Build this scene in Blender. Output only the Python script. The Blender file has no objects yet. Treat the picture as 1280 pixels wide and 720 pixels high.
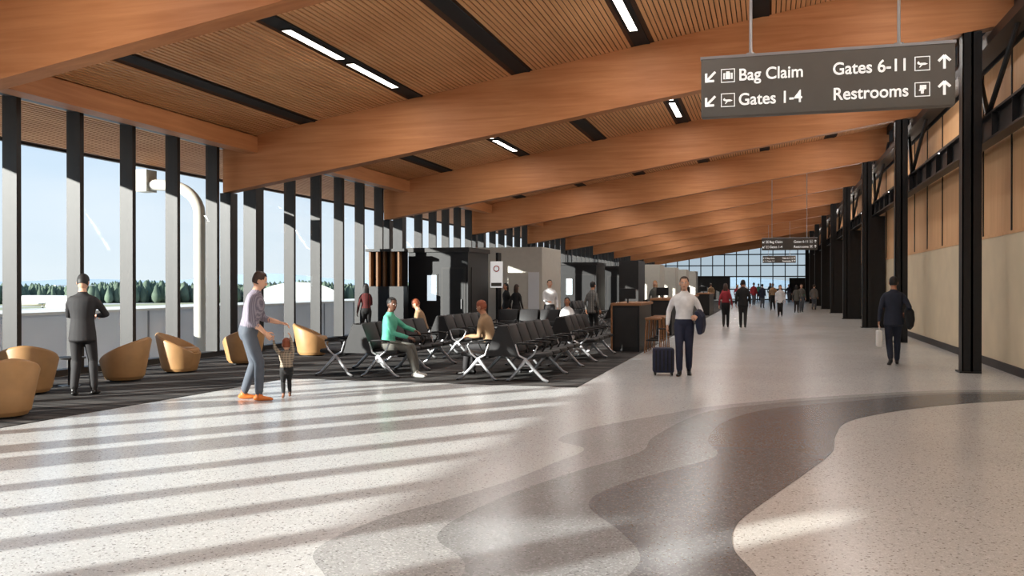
import bpy, math, random
from mathutils import Vector, Matrix
from mathutils.bvhtree import BVHTree
random.seed(7)
V = Vector
scene = bpy.context.scene

# ------------------------------------------------------------------ materials
def lin(c):
    return tuple(((v/255)/12.92 if v/255 <= .04045 else (((v/255)+.055)/1.055)**2.4) for v in c)

def new_mat(name):
    m = bpy.data.materials.new(name); m.use_nodes = True
    nt = m.node_tree
    return m, nt, nt.nodes, nt.links, nt.nodes['Principled BSDF']

def pmat(name, col, rough=.6, metal=0., var=.12, scale=6., stretch=(1, 1, 1), bump=0., spec=.5):
    m, nt, N, L, b = new_mat(name)
    c = lin(col)
    tc = N.new('ShaderNodeTexCoord'); mp = N.new('ShaderNodeMapping'); mp.inputs['Scale'].default_value = stretch
    no = N.new('ShaderNodeTexNoise'); no.inputs['Scale'].default_value = scale; no.inputs['Detail'].default_value = 4
    r = N.new('ShaderNodeValToRGB')
    r.color_ramp.elements[0].position = .3; r.color_ramp.elements[1].position = .7
    r.color_ramp.elements[0].color = tuple(v*(1-var) for v in c)+(1,)
    r.color_ramp.elements[1].color = tuple(min(1, v*(1+var)) for v in c)+(1,)
    L.new(tc.outputs['Object'], mp.inputs[0]); L.new(mp.outputs[0], no.inputs['Vector'])
    L.new(no.outputs['Fac'], r.inputs[0]); L.new(r.outputs[0], b.inputs['Base Color'])
    b.inputs['Roughness'].default_value = rough; b.inputs['Metallic'].default_value = metal
    b.inputs['Specular IOR Level'].default_value = spec
    if bump:
        bp = N.new('ShaderNodeBump'); bp.inputs['Strength'].default_value = bump; bp.inputs['Distance'].default_value = .01
        L.new(no.outputs['Fac'], bp.inputs['Height']); L.new(bp.outputs[0], b.inputs['Normal'])
    return m

def emat(name, col, s):
    m, nt, N, L, b = new_mat(name)
    b.inputs['Base Color'].default_value = lin(col)+(1,)
    b.inputs['Emission Color'].default_value = lin(col)+(1,)
    b.inputs['Emission Strength'].default_value = s
    return m

def wood(name, ca, cb, stretch, scale=1., rough=.5, warp=.0):
    m, nt, N, L, b = new_mat(name)
    tc = N.new('ShaderNodeTexCoord'); mp = N.new('ShaderNodeMapping'); mp.inputs['Scale'].default_value = stretch
    n1 = N.new('ShaderNodeTexNoise'); n1.inputs['Scale'].default_value = scale; n1.inputs['Detail'].default_value = 8
    n1.inputs['Roughness'].default_value = .6; n1.inputs['Distortion'].default_value = warp
    n2 = N.new('ShaderNodeTexNoise'); n2.inputs['Scale'].default_value = .35; n2.inputs['Detail'].default_value = 3
    mx = N.new('ShaderNodeMath'); mx.operation = 'ADD'; mu = N.new('ShaderNodeMath'); mu.operation = 'MULTIPLY'; mu.inputs[1].default_value = .5
    r = N.new('ShaderNodeValToRGB')
    r.color_ramp.elements[0].position = .32; r.color_ramp.elements[1].position = .68
    r.color_ramp.elements[0].color = lin(ca)+(1,); r.color_ramp.elements[1].color = lin(cb)+(1,)
    L.new(tc.outputs['Object'], mp.inputs[0]); L.new(mp.outputs[0], n1.inputs['Vector']); L.new(tc.outputs['Object'], n2.inputs['Vector'])
    L.new(n1.outputs['Fac'], mx.inputs[0]); L.new(n2.outputs['Fac'], mx.inputs[1]); L.new(mx.outputs[0], mu.inputs[0])
    L.new(mu.outputs[0], r.inputs[0]); L.new(r.outputs[0], b.inputs['Base Color'])
    b.inputs['Roughness'].default_value = rough; b.inputs['Specular IOR Level'].default_value = .3
    return m

def terrazzo(name, base, chipd, chipl, rough=.25):
    m, nt, N, L, b = new_mat(name)
    tc = N.new('ShaderNodeTexCoord')
    v = N.new('ShaderNodeTexVoronoi'); v.inputs['Scale'].default_value = 80
    sep = N.new('ShaderNodeSeparateColor')
    L.new(tc.outputs['Object'], v.inputs['Vector']); L.new(v.outputs['Color'], sep.inputs[0])
    r = N.new('ShaderNodeValToRGB'); r.color_ramp.interpolation = 'CONSTANT'
    e = r.color_ramp.elements
    e[0].position = 0; e[0].color = lin(chipd)+(1,)
    e[1].position = .05; e[1].color = lin(base)+(1,)
    k = e.new(.85); k.color = lin(chipl)+(1,)
    L.new(sep.outputs[0], r.inputs[0])
    v2 = N.new('ShaderNodeTexVoronoi'); v2.inputs['Scale'].default_value = 170
    L.new(tc.outputs['Object'], v2.inputs['Vector'])
    s2 = N.new('ShaderNodeSeparateColor'); L.new(v2.outputs['Color'], s2.inputs[0])
    r2 = N.new('ShaderNodeValToRGB'); r2.color_ramp.interpolation = 'CONSTANT'
    r2.color_ramp.elements[0].color = (.8, .8, .8, 1); r2.color_ramp.elements[1].position = .12; r2.color_ramp.elements[1].color = (1, 1, 1, 1)
    L.new(s2.outputs[1], r2.inputs[0])
    mx = N.new('ShaderNodeMix'); mx.data_type = 'RGBA'; mx.blend_type = 'MULTIPLY'; mx.inputs[0].default_value = 1
    L.new(r.outputs[0], mx.inputs[6]); L.new(r2.outputs[0], mx.inputs[7])
    n = N.new('ShaderNodeTexNoise'); n.inputs['Scale'].default_value = .5; n.inputs['Detail'].default_value = 3
    L.new(tc.outputs['Object'], n.inputs['Vector'])
    r3 = N.new('ShaderNodeValToRGB'); r3.color_ramp.elements[0].position = .3; r3.color_ramp.elements[1].position = .7
    r3.color_ramp.elements[0].color = (.93, .93, .93, 1); r3.color_ramp.elements[1].color = (1.04, 1.04, 1.04, 1)
    L.new(n.outputs['Fac'], r3.inputs[0])
    m2 = N.new('ShaderNodeMix'); m2.data_type = 'RGBA'; m2.blend_type = 'MULTIPLY'; m2.inputs[0].default_value = 1
    L.new(mx.outputs[2], m2.inputs[6]); L.new(r3.outputs[0], m2.inputs[7])
    L.new(m2.outputs[2], b.inputs['Base Color'])
    b.inputs['Roughness'].default_value = rough
    return m

def carpet_mat():
    m, nt, N, L, b = new_mat('carpet_striped')
    tc = N.new('ShaderNodeTexCoord'); mp = N.new('ShaderNodeMapping'); mp.inputs['Scale'].default_value = (.25, 5, 1)
    n = N.new('ShaderNodeTexNoise'); n.inputs['Scale'].default_value = 1.6; n.inputs['Detail'].default_value = 6
    n2 = N.new('ShaderNodeTexNoise'); n2.inputs['Scale'].default_value = 90
    L.new(tc.outputs['Object'], mp.inputs[0]); L.new(mp.outputs[0], n.inputs['Vector']); L.new(tc.outputs['Object'], n2.inputs['Vector'])
    a = N.new('ShaderNodeMath'); a.operation = 'MULTIPLY_ADD'; a.inputs[1].default_value = .35
    L.new(n2.outputs['Fac'], a.inputs[0]); L.new(n.outputs['Fac'], a.inputs[2])
    r = N.new('ShaderNodeValToRGB'); r.color_ramp.elements[0].position = .55; r.color_ramp.elements[1].position = .85
    r.color_ramp.elements[0].color = lin((38, 37, 38))+(1,); r.color_ramp.elements[1].color = lin((96, 93, 91))+(1,)
    L.new(a.outputs[0], r.inputs[0]); L.new(r.outputs[0], b.inputs['Base Color'])
    b.inputs['Roughness'].default_value = .95; b.inputs['Specular IOR Level'].default_value = .1
    return m

def glass_mat(name='window_glass', tint=(.95, .98, .99), refl=.05):
    m, nt, N, L, b = new_mat(name)
    N.remove(b)
    out = N['Material Output']
    t = N.new('ShaderNodeBsdfTransparent'); t.inputs[0].default_value = tint+(1,)
    g = N.new('ShaderNodeBsdfGlossy'); g.inputs['Roughness'].default_value = .02
    f = N.new('ShaderNodeFresnel'); f.inputs[0].default_value = 1.25
    mu = N.new('ShaderNodeMath'); mu.operation = 'MULTIPLY'; mu.inputs[1].default_value = refl
    mx = N.new('ShaderNodeMixShader')
    L.new(f.outputs[0], mu.inputs[0]); L.new(mu.outputs[0], mx.inputs[0]); L.new(t.outputs[0], mx.inputs[1]); L.new(g.outputs[0], mx.inputs[2])
    L.new(mx.outputs[0], out.inputs[0])
    return m

def plaid_mat(name, a, bcol, c3, s=14):
    m, nt, N, L, b = new_mat(name)
    tc = N.new('ShaderNodeTexCoord')
    w1 = N.new('ShaderNodeTexWave'); w1.bands_direction = 'X'; w1.inputs['Scale'].default_value = s
    w2 = N.new('ShaderNodeTexWave'); w2.bands_direction = 'Z'; w2.inputs['Scale'].default_value = s
    L.new(tc.outputs['Object'], w1.inputs[0]); L.new(tc.outputs['Object'], w2.inputs[0])
    m1 = N.new('ShaderNodeMix'); m1.data_type = 'RGBA'; m1.inputs[6].default_value = lin(a)+(1,); m1.inputs[7].default_value = lin(bcol)+(1,)
    m2 = N.new('ShaderNodeMix'); m2.data_type = 'RGBA'; m2.inputs[7].default_value = lin(c3)+(1,)
    L.new(w1.outputs['Fac'], m1.inputs[0]); L.new(m1.outputs[2], m2.inputs[6]); 
    q = N.new('ShaderNodeMath'); q.operation = 'MULTIPLY'; q.inputs[1].default_value = .6
    L.new(w2.outputs['Fac'], q.inputs[0]); L.new(q.outputs[0], m2.inputs[0])
    L.new(m2.outputs[2], b.inputs['Base Color']); b.inputs['Roughness'].default_value = .85
    return m

M = dict(
    beam=wood('glulam_beam', (162, 100, 58), (206, 142, 94), (.5, 6, 9), 1.0, .55, .6),
    purlin=wood('glulam_purlin', (162, 100, 58), (206, 142, 94), (6, .5, 9), 1.0, .55, .6),
    slat=wood('slat_wood', (196, 136, 88), (236, 180, 130), (9, .25, 1), 1.3, .55),
    slatback=pmat('slat_backing', (74, 48, 30), .9),
    black=pmat('black_steel', (26, 25, 26), .45, .3),
    dark=pmat('dark_frame', (34, 31, 30), .5, .2),
    strip=pmat('ceiling_strip_black', (14, 13, 13), .8),
    lamp=emat('lamp_diffuser', (255, 246, 232), 9),
    floor=terrazzo('terrazzo_light', (198, 200, 200), (142, 140, 138), (214, 216, 216)),
    flw=terrazzo('terrazzo_white', (208, 206, 201), (152, 145, 138), (222, 220, 216)),
    f1=terrazzo('terrazzo_mid', (164, 166, 166), (126, 126, 125), (186, 188, 188)),
    f2=terrazzo('terrazzo_grey', (136, 138, 139), (104, 104, 104), (160, 162, 163)),
    f3=terrazzo('terrazzo_dark', (106, 108, 110), (80, 81, 82), (130, 132, 134)),
    carpet=carpet_mat(), glass=glass_mat(), endglass=glass_mat('dimmed_end_glass', (.7, .75, .78), .05),  # end glass carries a dark tint to dim the far end
    wallbeige=pmat('wall_beige', (222, 206, 176), .75, var=.05, scale=1.5),
    wallwood=wood('wall_panel_wood', (206, 156, 110), (232, 188, 142), (8, 8, .5), 1., .6),
    white=pmat('white_paint', (226, 223, 216), .6, var=.03),
    greige=pmat('partition_greige', (196, 191, 180), .7, var=.04),
    parapet=pmat('parapet_metal', (222, 223, 226), .55, var=.05, scale=1),
    alu=pmat('cast_aluminium', (168, 168, 170), .35, .85, var=.05),
    seat=pmat('seat_leather_black', (27, 25, 26), .55, var=.15, scale=12, spec=.35),
    lounge=pmat('mustard_leather', (164, 124, 80), .5, var=.1, scale=5, bump=.1),
    counterwood=wood('counter_wood', (130, 88, 56), (164, 118, 82), (1, 8, 8), 2., .5),
    slatwood=wood('screen_slat_wood', (96, 66, 42), (120, 86, 56), (8, 8, 1), 2., .6),
    sign=pmat('sign_panel_grey', (88, 82, 76), .5, var=.04),
    signw=pmat('sign_white', (245, 245, 242), .6, var=.01),
    screen=emat('screen_glow', (210, 225, 235), .9),
    red=pmat('red_print', (190, 40, 36), .6),
    rubber=pmat('rubber', (22, 22, 22), .7),
)
M['signw'].node_tree.nodes['Principled BSDF'].inputs['Emission Color'].default_value = (1, 1, 1, 1)
M['signw'].node_tree.nodes['Principled BSDF'].inputs['Emission Strength'].default_value = .35

# ------------------------------------------------------------------ mesh builder
class MB:
    def __init__(s): s.v = []; s.f = []; s.m = []; s.mats = []
    def mi(s, mat):
        if mat not in s.mats: s.mats.append(mat)
        return s.mats.index(mat)
    def face(s, idx, mat): s.f.append(tuple(idx)); s.m.append(s.mi(mat))
    def box(s, x0, x1, y0, y1, z0, z1, mat, T=None):
        b = len(s.v)
        for z in (z0, z1):
            for x, y in ((x0, y0), (x1, y0), (x1, y1), (x0, y1)):
                p = V((x, y, z)); s.v.append(T @ p if T else p)
        for q in ((0, 3, 2, 1), (4, 5, 6, 7), (0, 1, 5, 4), (1, 2, 6, 5), (2, 3, 7, 6), (3, 0, 4, 7)):
            s.face([b+i for i in q], mat)
    def prism(s, prof, a, b, axis, mat, T=None):
        n = len(prof); o = len(s.v)
        for t in (a, b):
            for p in prof:
                q = V((t, p[0], p[1])) if axis == 'x' else V((p[0], t, p[1])) if axis == 'y' else V((p[0], p[1], t))
                s.v.append(T @ q if T else q)
        s.face([o+i for i in range(n)], mat); s.face([o+n+i for i in reversed(range(n))], mat)
        for i in range(n):
            j = (i+1) % n; s.face([o+i, o+n+i, o+n+j, o+j], mat)
    def loft(s, secs, mats, n=12, rnd=0.):
        secs = list(secs); ml = mats if isinstance(mats, list) else [mats]*(len(secs)-1)
        if rnd:
            c, u, v, ru, rv = secs[0]; d = (secs[0][0]-secs[1][0]).normalized(); r = min(ru, rv)*rnd
            pre = [(c+d*r, u, v, ru*.35, rv*.35), (c+d*r*.75, u, v, ru*.72, rv*.72)]
            c, u, v, ru, rv = secs[-1]; d = (secs[-1][0]-secs[-2][0]).normalized(); r = min(ru, rv)*rnd
            post = [(c+d*r*.75, u, v, ru*.72, rv*.72), (c+d*r, u, v, ru*.35, rv*.35)]
            secs = pre+secs+post; ml = [ml[0]]*2+ml+[ml[-1]]*2
        o = len(s.v)
        for c, u, v, ru, rv in secs:
            for i in range(n):
                a = 2*math.pi*i/n; s.v.append(c+u*(ru*math.cos(a))+v*(rv*math.sin(a)))
        for k in range(len(secs)-1):
            for i in range(n):
                j = (i+1) % n
                s.face([o+k*n+i, o+k*n+j, o+(k+1)*n+j, o+(k+1)*n+i], ml[k])
        s.face([o+i for i in reversed(range(n))], ml[0]); e = o+(len(secs)-1)*n
        s.face([e+i for i in range(n)], ml[-1])
    def tube(s, pts, rad, mats, n=10, rnd=1., flat=1., ref=None):
        pts = [V(p) for p in pts]
        if not isinstance(rad, (list, tuple)): rad = [rad]*len(pts)
        secs = []; u0 = None
        for i, p in enumerate(pts):
            t = (pts[min(i+1, len(pts)-1)]-pts[max(i-1, 0)]).normalized()
            if u0 is None:
                r = V(ref) if ref else (V((0, 0, 1)) if abs(t.z) < .8 else V((0, 1, 0)))
                u0 = r
            u = (u0-t*u0.dot(t))
            if u.length < 1e-4: u = t.orthogonal()
            u.normalize(); v = t.cross(u); u0 = u
            secs.append((p, u, v, rad[i], rad[i]*flat))
        s.loft(secs, mats, n, rnd)
    def ball(s, c, r, mat, n=12, T=None, fn=None, sel=None):
        c = V(c); rx, ry, rz = (r, r, r) if not isinstance(r, (tuple, list)) else r
        h = n//2+1; o = len(s.v); idx = {}
        for a in range(h+1):
            th = math.pi*a/h
            for b in range(n):
                ph = 2*math.pi*b/n
                q = V((math.sin(th)*math.cos(ph), math.sin(th)*math.sin(ph), math.cos(th)))
                p = V((q.x*rx, q.y*ry, q.z*rz))
                if fn: p = fn(q, p)
                p = c+p; s.v.append(T @ p if T else p)
                idx[(a, b)] = q
        for a in range(h):
            for b in range(n):
                b2 = (b+1) % n
                q = (idx[(a, b)]+idx[(a+1, b2)]+idx[(a+1, b)]+idx[(a, b2)])/4
                if sel and not sel(q): continue
                A, B, C, D = o+a*n+b, o+(a+1)*n+b, o+(a+1)*n+b2, o+a*n+b2
                if a == 0: s.face([A, B, C], mat)
                elif a == h-1: s.face([A, B, D], mat)
                else: s.face([A, B, C, D], mat)
    def rbox(s, x0, x1, y0, y1, z0, z1, r, mat, T=None):
        cx, cy = (x0+x1)/2, (y0+y1)/2
        hx, hy, hz = (x1-x0)/2, (y1-y0)/2, (z1-z0)/2
        r = min(r, hx, hy, hz)
        def ring(z, ins):
            P = []
            ax, ay = hx-ins, hy-ins; rr = max(r-ins, r*.25)
            for sx, sy, a0 in ((1, 1, 0), (-1, 1, 90), (-1, -1, 180), (1, -1, 270)):
                for da in (0, 45, 90):
                    a = math.radians(a0+da)
                    P.append(V((cx+sx*(ax-rr)+rr*math.cos(a), cy+sy*(ay-rr)+rr*math.sin(a), z)))
            return P
        lv = [(z0, r), (z0+r*.3, r*.3), (z0+r, 0), (z1-r, 0), (z1-r*.3, r*.3), (z1, r)]
        o = len(s.v)
        for z, ins in lv:
            for p in ring(z, ins*.95): s.v.append(T @ p if T else p)
        n = 12
        for k in range(5):
            for i in range(n):
                j = (i+1) % n; s.face([o+k*n+i, o+k*n+j, o+(k+1)*n+j, o+(k+1)*n+i], mat)
        s.face([o+i for i in reversed(range(n))], mat); s.face([o+5*n+i for i in range(n)], mat)
    def build(s, name, smooth=True, parent=None, angle=40):
        me = bpy.data.meshes.new(name)
        me.from_pydata([tuple(p) for p in s.v], [], s.f)
        for m in s.mats: me.materials.append(m)
        for p, m in zip(me.polygons, s.m): p.material_index = m
        me.validate(); me.update()
        if smooth:
            for p in me.polygons: p.use_smooth = True
            try: me.set_sharp_from_angle(angle=math.radians(angle))
            except Exception: pass
        ob = bpy.data.objects.new(name, me); scene.collection.objects.link(ob)
        if parent: ob.parent = parent
        return ob

# ------------------------------------------------------------------ dimensions
XW = -12.3      # window wall
XR = 4.35       # right wall
XC = 3.66       # right column line
C0, BAY = 9.4, 9.2
YA, YB = -9.0, C0+BAY*10
def ceil_z(x): return 6.974+.16*x
beamsY = [C0+BAY*i for i in range(-2, 11)]

mb = MB(); mb.box(XW-.2, XR+.2, YA, YB, -.3, 0, M['floor']); mb.build('floor', False)

def catmull(pts, n=8):
    out = []
    for i in range(len(pts)-1):
        p0 = V(pts[max(i-1, 0)]); p1 = V(pts[i]); p2 = V(pts[i+1]); p3 = V(pts[min(i+2, len(pts)-1)])
        for k in range(n):
            t = k/n
            out.append(.5*((2*p1)+(p2-p0)*t+(2*p0-5*p1+4*p2-p3)*t*t+(3*p1-p0-3*p2+p3)*t**3))
    out.append(V(pts[-1])); return out
right_edge = [(4.3, 14.75), (3.53, 14.35), (2.31, 13.39), (1.49, 12.43), (.92, 11.44), (.71, 10.37), (.61, 9.36), (.34, 8.31), (0, 7.14), (-.20, 6.37), (-.21, 5.79), (-.065, 5.26), (.14, 4.35), (.25, 3.0), (-.1, 1.2), (.3, -1)]
e1 = [(4.3, 15.75), (2.64, 15.3), (.79, 13.95), (-.63, 12.55), (-1.26, 11.5), (-1.95, 10.18), (-2.15, 9.32), (-1.77, 8.83), (-1.91, 8.04), (-2.08, 7.28), (-2.36, 6.47), (-2.64, 5.78), (-2.7, 5.0), (-2.31, 4.4), (-2.2, 3.5), (-2.5, 2), (-2.2, -1)]
e2 = [(4.3, 15.5), (2.6, 15.0), (1.0, 13.8), (0, 12.9), (-.79, 11.78), (-1.18, 9.83), (-1.21, 8.83), (-1.63, 7.76), (-2.0, 6.57), (-2.1, 5.56), (-1.68, 4.88), (-1.7, 3.5), (-1.9, 1.8), (-1.6, -1)]
e3 = [(4.3, 15.2), (2.55, 14.75), (.97, 13.35), (0, 12.33), (-.51, 11.03), (-.61, 9.74), (-.48, 8.84), (-.88, 7.96), (-1.22, 7.22), (-1.29, 6.6), (-.95, 5.95), (-.75, 5.46), (-.76, 5.06), (-.9, 4), (-.7, 2.5), (-.9, -1)]
def inlay(left, right, z, mat, name):
    P = catmull(left)+list(reversed(catmull(right)))
    mb = MB()
    mb.v = [V((p.x, p.y, z)) for p in P]; mb.face(list(reversed(range(len(P)))), mat)
    ob = mb.build(name, False)
    import bmesh
    bm = bmesh.new(); bm.from_mesh(ob.data); bmesh.ops.triangulate(bm, faces=bm.faces[:], ngon_method='EAR_CLIP')
    bmesh.ops.recalc_face_normals(bm, faces=bm.faces[:])
    for f in bm.faces:
        if f.normal.z < 0: f.normal_flip()
    bm.to_mesh(ob.data); bm.free(); return ob
inlay(right_edge, [(4.3, 14.74), (4.31, 8), (4.3, -1)], .001, M['flw'], 'floor_inlay_white')
inlay(e1, right_edge, .002, M['f1'], 'floor_inlay_mid')
inlay(e2, right_edge, .003, M['f2'], 'floor_inlay_grey')
inlay(e3, right_edge, .004, M['f3'], 'floor_inlay_dark')
mb = MB(); P = [(XW+.2, YA+.2), (-8.5, YA+.2), (-8.5, 8.3), (-8.2, 12.7), (-8.15, 14.1), (-2.95, 14.1), (-2.95, 96), (XW+.2, 96)]
mb.prism(P, 0, .008, 'z', M['carpet']); mb.build('carpet', False)

# ------------------------------------------------------------------ ceiling slats
mb = MB()
strips = [-10.1, -7.48, -5.04, -2.5, -.15, 2.3]
sw = .17
x = -14.75
while x < 5.3:
    w = .072
    xc = x+w/2
    if not any(abs(xc-s) < sw+.04 for s in strips):
        z = ceil_z(xc)
        mb.box(x, x+w, YA, YB, z, z+.022, M['slat'])
    x += .092
mb.prism([(-14.9, ceil_z(-14.9)+.03), (5.5, ceil_z(5.5)+.03), (5.5, ceil_z(5.5)+.3), (-14.9, ceil_z(-14.9)+.3)], YA, YB, 'y', M['slatback'])
mb.build('ceiling', False)
mb = MB(); z = ceil_z(-14.9)
mb.box(-15.0, -14.9, YA, YB, z-.02, z+.42, M['dark']); mb.build('trim_1', False)
mb = MB()
for s in strips:
    z = ceil_z(s)
    mb.box(s-sw, s+sw, YA, YB, z+.005, z+.03, M['strip'])
mb.build('ceiling_service_strips', False)
for s in (-7.48, -2.5):
    for i, cy in enumerate(beamsY[:-1]):
        if cy > 80: continue
        z = ceil_z(s)
        mb = MB()
        for a, b in ((3.5, 5.45), (5.8, 7.9)):
            mb.box(s-.09, s+.09, cy+a, cy+b, z-.022, z+.004, M['dark'])
            mb.box(s-.075, s+.075, cy+a+.02, cy+b-.02, z-.026, z-.021, M['lamp'])
        mb.build('linear_ceiling_lamp', False)

DEP = 1.18
for i, y in enumerate(beamsY):
    mb = MB()
    prof = [(x, ceil_z(x)-DEP) for x in (XW-.05, 5.2)]+[(x, ceil_z(x)-.001) for x in (5.2, XW-.05)]
    mb.prism(prof, y-.17, y+.17, 'y', M['beam'])
    mb.build('glulam_beam', False)
for i in range(len(beamsY)-1):
    mb = MB()
    z = ceil_z(-11.6)
    mb.box(-11.78, -11.42, beamsY[i]+.171, beamsY[i+1]-.171, z-.40, z-.03, M['purlin'])
    mb.build('glulam_edge_purlin', False)

# ------------------------------------------------------------------ window wall (left)
zt = ceil_z(XW)
wn = 0
for i, c in enumerate(beamsY[:-1]):
    wn += 1
    mb = MB()
    for d in (2.9, 4.35, 5.77, 7.18, 8.62):
        mb.box(XW-.20, XW+.10, c+d-.05, c+d+.05, .1, zt-.1, M['dark'])
    mb.box(XW-.02, XW+.0, c+.15, c+BAY-.15, .1, zt-.1, M['glass'])
    mb.box(XW-.12, XW+.08, c+.15, c+BAY-.15, zt-.16, zt+.06, M['dark'])
    mb.box(XW-.12, XW+.10, c+.15, c+BAY-.15, 0, .12, M['dark'])
    mb.build('window_%d' % wn, False)
    mb = MB()
    mb.box(XW-.15, XW+.14, c-.14, c+.14, 0, ceil_z(XW)-DEP-.01, M['black'])
    mb.box(XW-.17, XW+.16, c-.2, c+.2, 0, .02, M['black'])
    mb.build('steel_column', False)
    mb = MB(); mb.box(XW-.2, XW+.15, c+1.1-.18, c+1.1+.18, 0, zt+.02, M['black']); mb.box(XW-.2, XW+.17, c+1.1-.2, c+1.1+.2, 0, .1, M['black'])
    mb.build('steel_column', False)

# ------------------------------------------------------------------ right wall
WT = 6.05
mb = MB()
mb.box(XR, XR+.2, YA, YB, 0, 2.62, M['wallbeige'])
mb.box(XR+.02, XR+.2, YA, YB, 2.62, WT, M['wallwood'])
y = YA
while y < YB:
    mb.box(XR-.004, XR+.03, y-.02, y+.02, 2.66, WT, M['dark'])
    y += 2.3
mb.box(XR-.01, XR+.03, YA, YB, 2.60, 2.66, M['wallwood'])
mb.build('wall_right', False)
mb = MB(); mb.box(XR-.03, XR, YA, YB, 0, .16, M['dark']); mb.build('baseboard_right', False)
mb = MB()
mb.box(XR+.08, XR+.1, YA+.2, YB-.2, WT+.1, ceil_z(XR), M['glass'])
mb.box(XR, XR+.2, YA+.2, YB-.2, WT, WT+.2, M['dark']); mb.box(XR, XR+.2, YA+.2, YB-.2, 6.75, 6.9, M['dark']); mb.box(XR, XR+.2, YA+.2, YB-.2, ceil_z(XR)-.3, ceil_z(XR), M['dark'])
y = YA+.3
while y < YB-.3:
    mb.box(XR, XR+.2, y-.06, y+.06, WT+.1, ceil_z(XR), M['dark']); y += 1.15
mb.build('window_clerestory', False)
gx = 3.99
for i, c in enumerate(beamsY[:-1]):
    zc = ceil_z(XC)-DEP-.01
    mb = MB()
    w = .165
    mb.box(XC-w, XC+w, c-w, c-w+.03, 0, zc, M['black']); mb.box(XC-w, XC+w, c+w-.03, c+w, 0, zc, M['black'])
    mb.box(XC-.02, XC+.02, c-w, c+w, 0, zc, M['black'])
    mb.box(XC-w, XC-w+.02, c-w, c+w, 0, zc, M['black'])
    mb.box(XC-w-.05, XC+w-.01, c-w-.05, c+w+.05, 0, .03, M['black'])
    if i >= 5:
        mb.box(XC+.1, XC+.65, c-.1, c+.4, 0, 4.28, M['black'])
    mb.tube([(XC+.3, c+.05, 4.85), (XC+.5, c+2.3, 6.75)], .05, M['black'], 8, 0)
    mb.tube([(XC+.3, c-.05, 4.85), (XC+.5, c-2.3, 6.75)], .05, M['black'], 8, 0)
    mb.build('steel_column', True)
mb = MB()
mb.box(gx-.12, gx+.12, YA+.2, YB-.2, 4.76, 4.80, M['black']); mb.box(gx-.12, gx+.12, YA+.2, YB-.2, 4.3, 4.34, M['black']); mb.box(gx-.012, gx+.012, YA+.2, YB-.2, 4.34, 4.76, M['black'])
for i in range(79):
    yy = YA+.3+i*1.4
    if yy < YB-.2: mb.box(gx-.12, gx+.12, yy, yy+.015, 4.34, 4.76, M['black'])
mb.build('steel_girder', False)
mb = MB()
mb.box(gx-.08, gx+.3, YA+.2, YB-.2, 6.1, 6.28, M['black']); mb.build('steel_rail_girder', False)

for nm, yy, st_ in (('window_far_end', YB, 1.28), ('window_near_end_unseen', YA, 1.85)):
    mb = MB(); x = XW
    while x <= XR+.1:
        h_ = .05 if yy > 0 else .09
        mb.box(x-h_, x+h_, yy-.12, yy+.12, 0, ceil_z(x), M['dark']); x += st_
    if yy > 0:
        mb.prism([(XW+.3, .1), (XR, .1), (XR, ceil_z(XR)), (XW+.3, ceil_z(XW))], yy-.01, yy+.01, 'y', M['endglass'])
        mb.box(XW+.3, -4.0, yy-.3, yy-.13, 0, 2.6, M['dark']); mb.box(2.2, XR, yy-.3, yy-.13, 0, 2.4, M['dark'])  # dark panels added to dim the far end
    else: mb.box(XW, XR, yy-.01, yy+.01, 0, 5.0, M['glass'])  # unseen end behind the camera, glazed to let light into the hall
    for z in (0, 1.1, 2.5, 3.7, 4.9): mb.box(XW+.3, XR, yy-.1, yy+.1, z, z+.12, M['dark'])
    mb.build(nm, False)

# ------------------------------------------------------------------ outside
m, nt, N, L, b = new_mat('airfield_ground')
tc = N.new('ShaderNodeTexCoord'); sp = N.new('ShaderNodeSeparateXYZ'); L.new(tc.outputs['Object'], sp.inputs[0])
r = N.new('ShaderNodeValToRGB')
mr = N.new('ShaderNodeMapRange'); mr.inputs[1].default_value = -60; mr.inputs[2].default_value = -260
L.new(sp.outputs[0], mr.inputs[0]); L.new(mr.outputs[0], r.inputs[0])
e = r.color_ramp.elements
e[0].position = 0; e[0].color = lin((206, 203, 196))+(1,); e[1].position = 1; e[1].color = lin((140, 142, 108))+(1,)
k = e.new(.3); k.color = lin((200, 198, 190))+(1,); k = e.new(.34); k.color = lin((164, 160, 126))+(1,)
k = e.new(.6); k.color = lin((156, 156, 122))+(1,); k = e.new(.62); k.color = lin((186, 186, 180))+(1,); k = e.new(.7); k.color = lin((186, 186, 180))+(1,); k = e.new(.72); k.color = lin((146, 150, 114))+(1,)
L.new(r.outputs[0], b.inputs['Base Color']); b.inputs['Roughness'].default_value = .9
mb = MB(); mb.v = [V((-4000, -3000, -4)), V((3000, -3000, -4)), V((3000, 5000, -4)), V((-4000, 5000, -4))]; mb.face([0, 1, 2, 3], m); mb.build('ground_airfield', False)
mb = MB(); mb.box(-17.4, -15.5, YA-10, 60, -4, .98, M['parapet']); mb.box(-17.5, -15.4, YA-10, 60, .98, 1.04, M['white'])
y = YA
while y < 60: mb.box(-15.5, -15.47, y-.02, y+.02, -2, .98, M['alu']); y += 2.4
mb.build('roof_parapet', False)
mb = MB(); mb.box(-15.5, XW-.2, YA-10, YB, -4, -.35, M['parapet']); mb.build('lower_roof', False)
mb = MB()
P = [(-13.6, 19.3, -.35), (-13.6, 19.3, 3.4)]
for a in range(1, 9):
    t = math.radians(a*90/8); P.append((-13.6-1.0*(1-math.cos(t)), 19.3, 3.4+.75*math.sin(t)))
P += [(-15.3, 19.3, 4.2)]
mb.tube(P, .14, M['greige'], 14, 0); mb.box(-15.35, -15.0, 19.1, 19.5, 4.0, 4.55, M['greige']); mb.build('drain_pipe', True)
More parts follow.
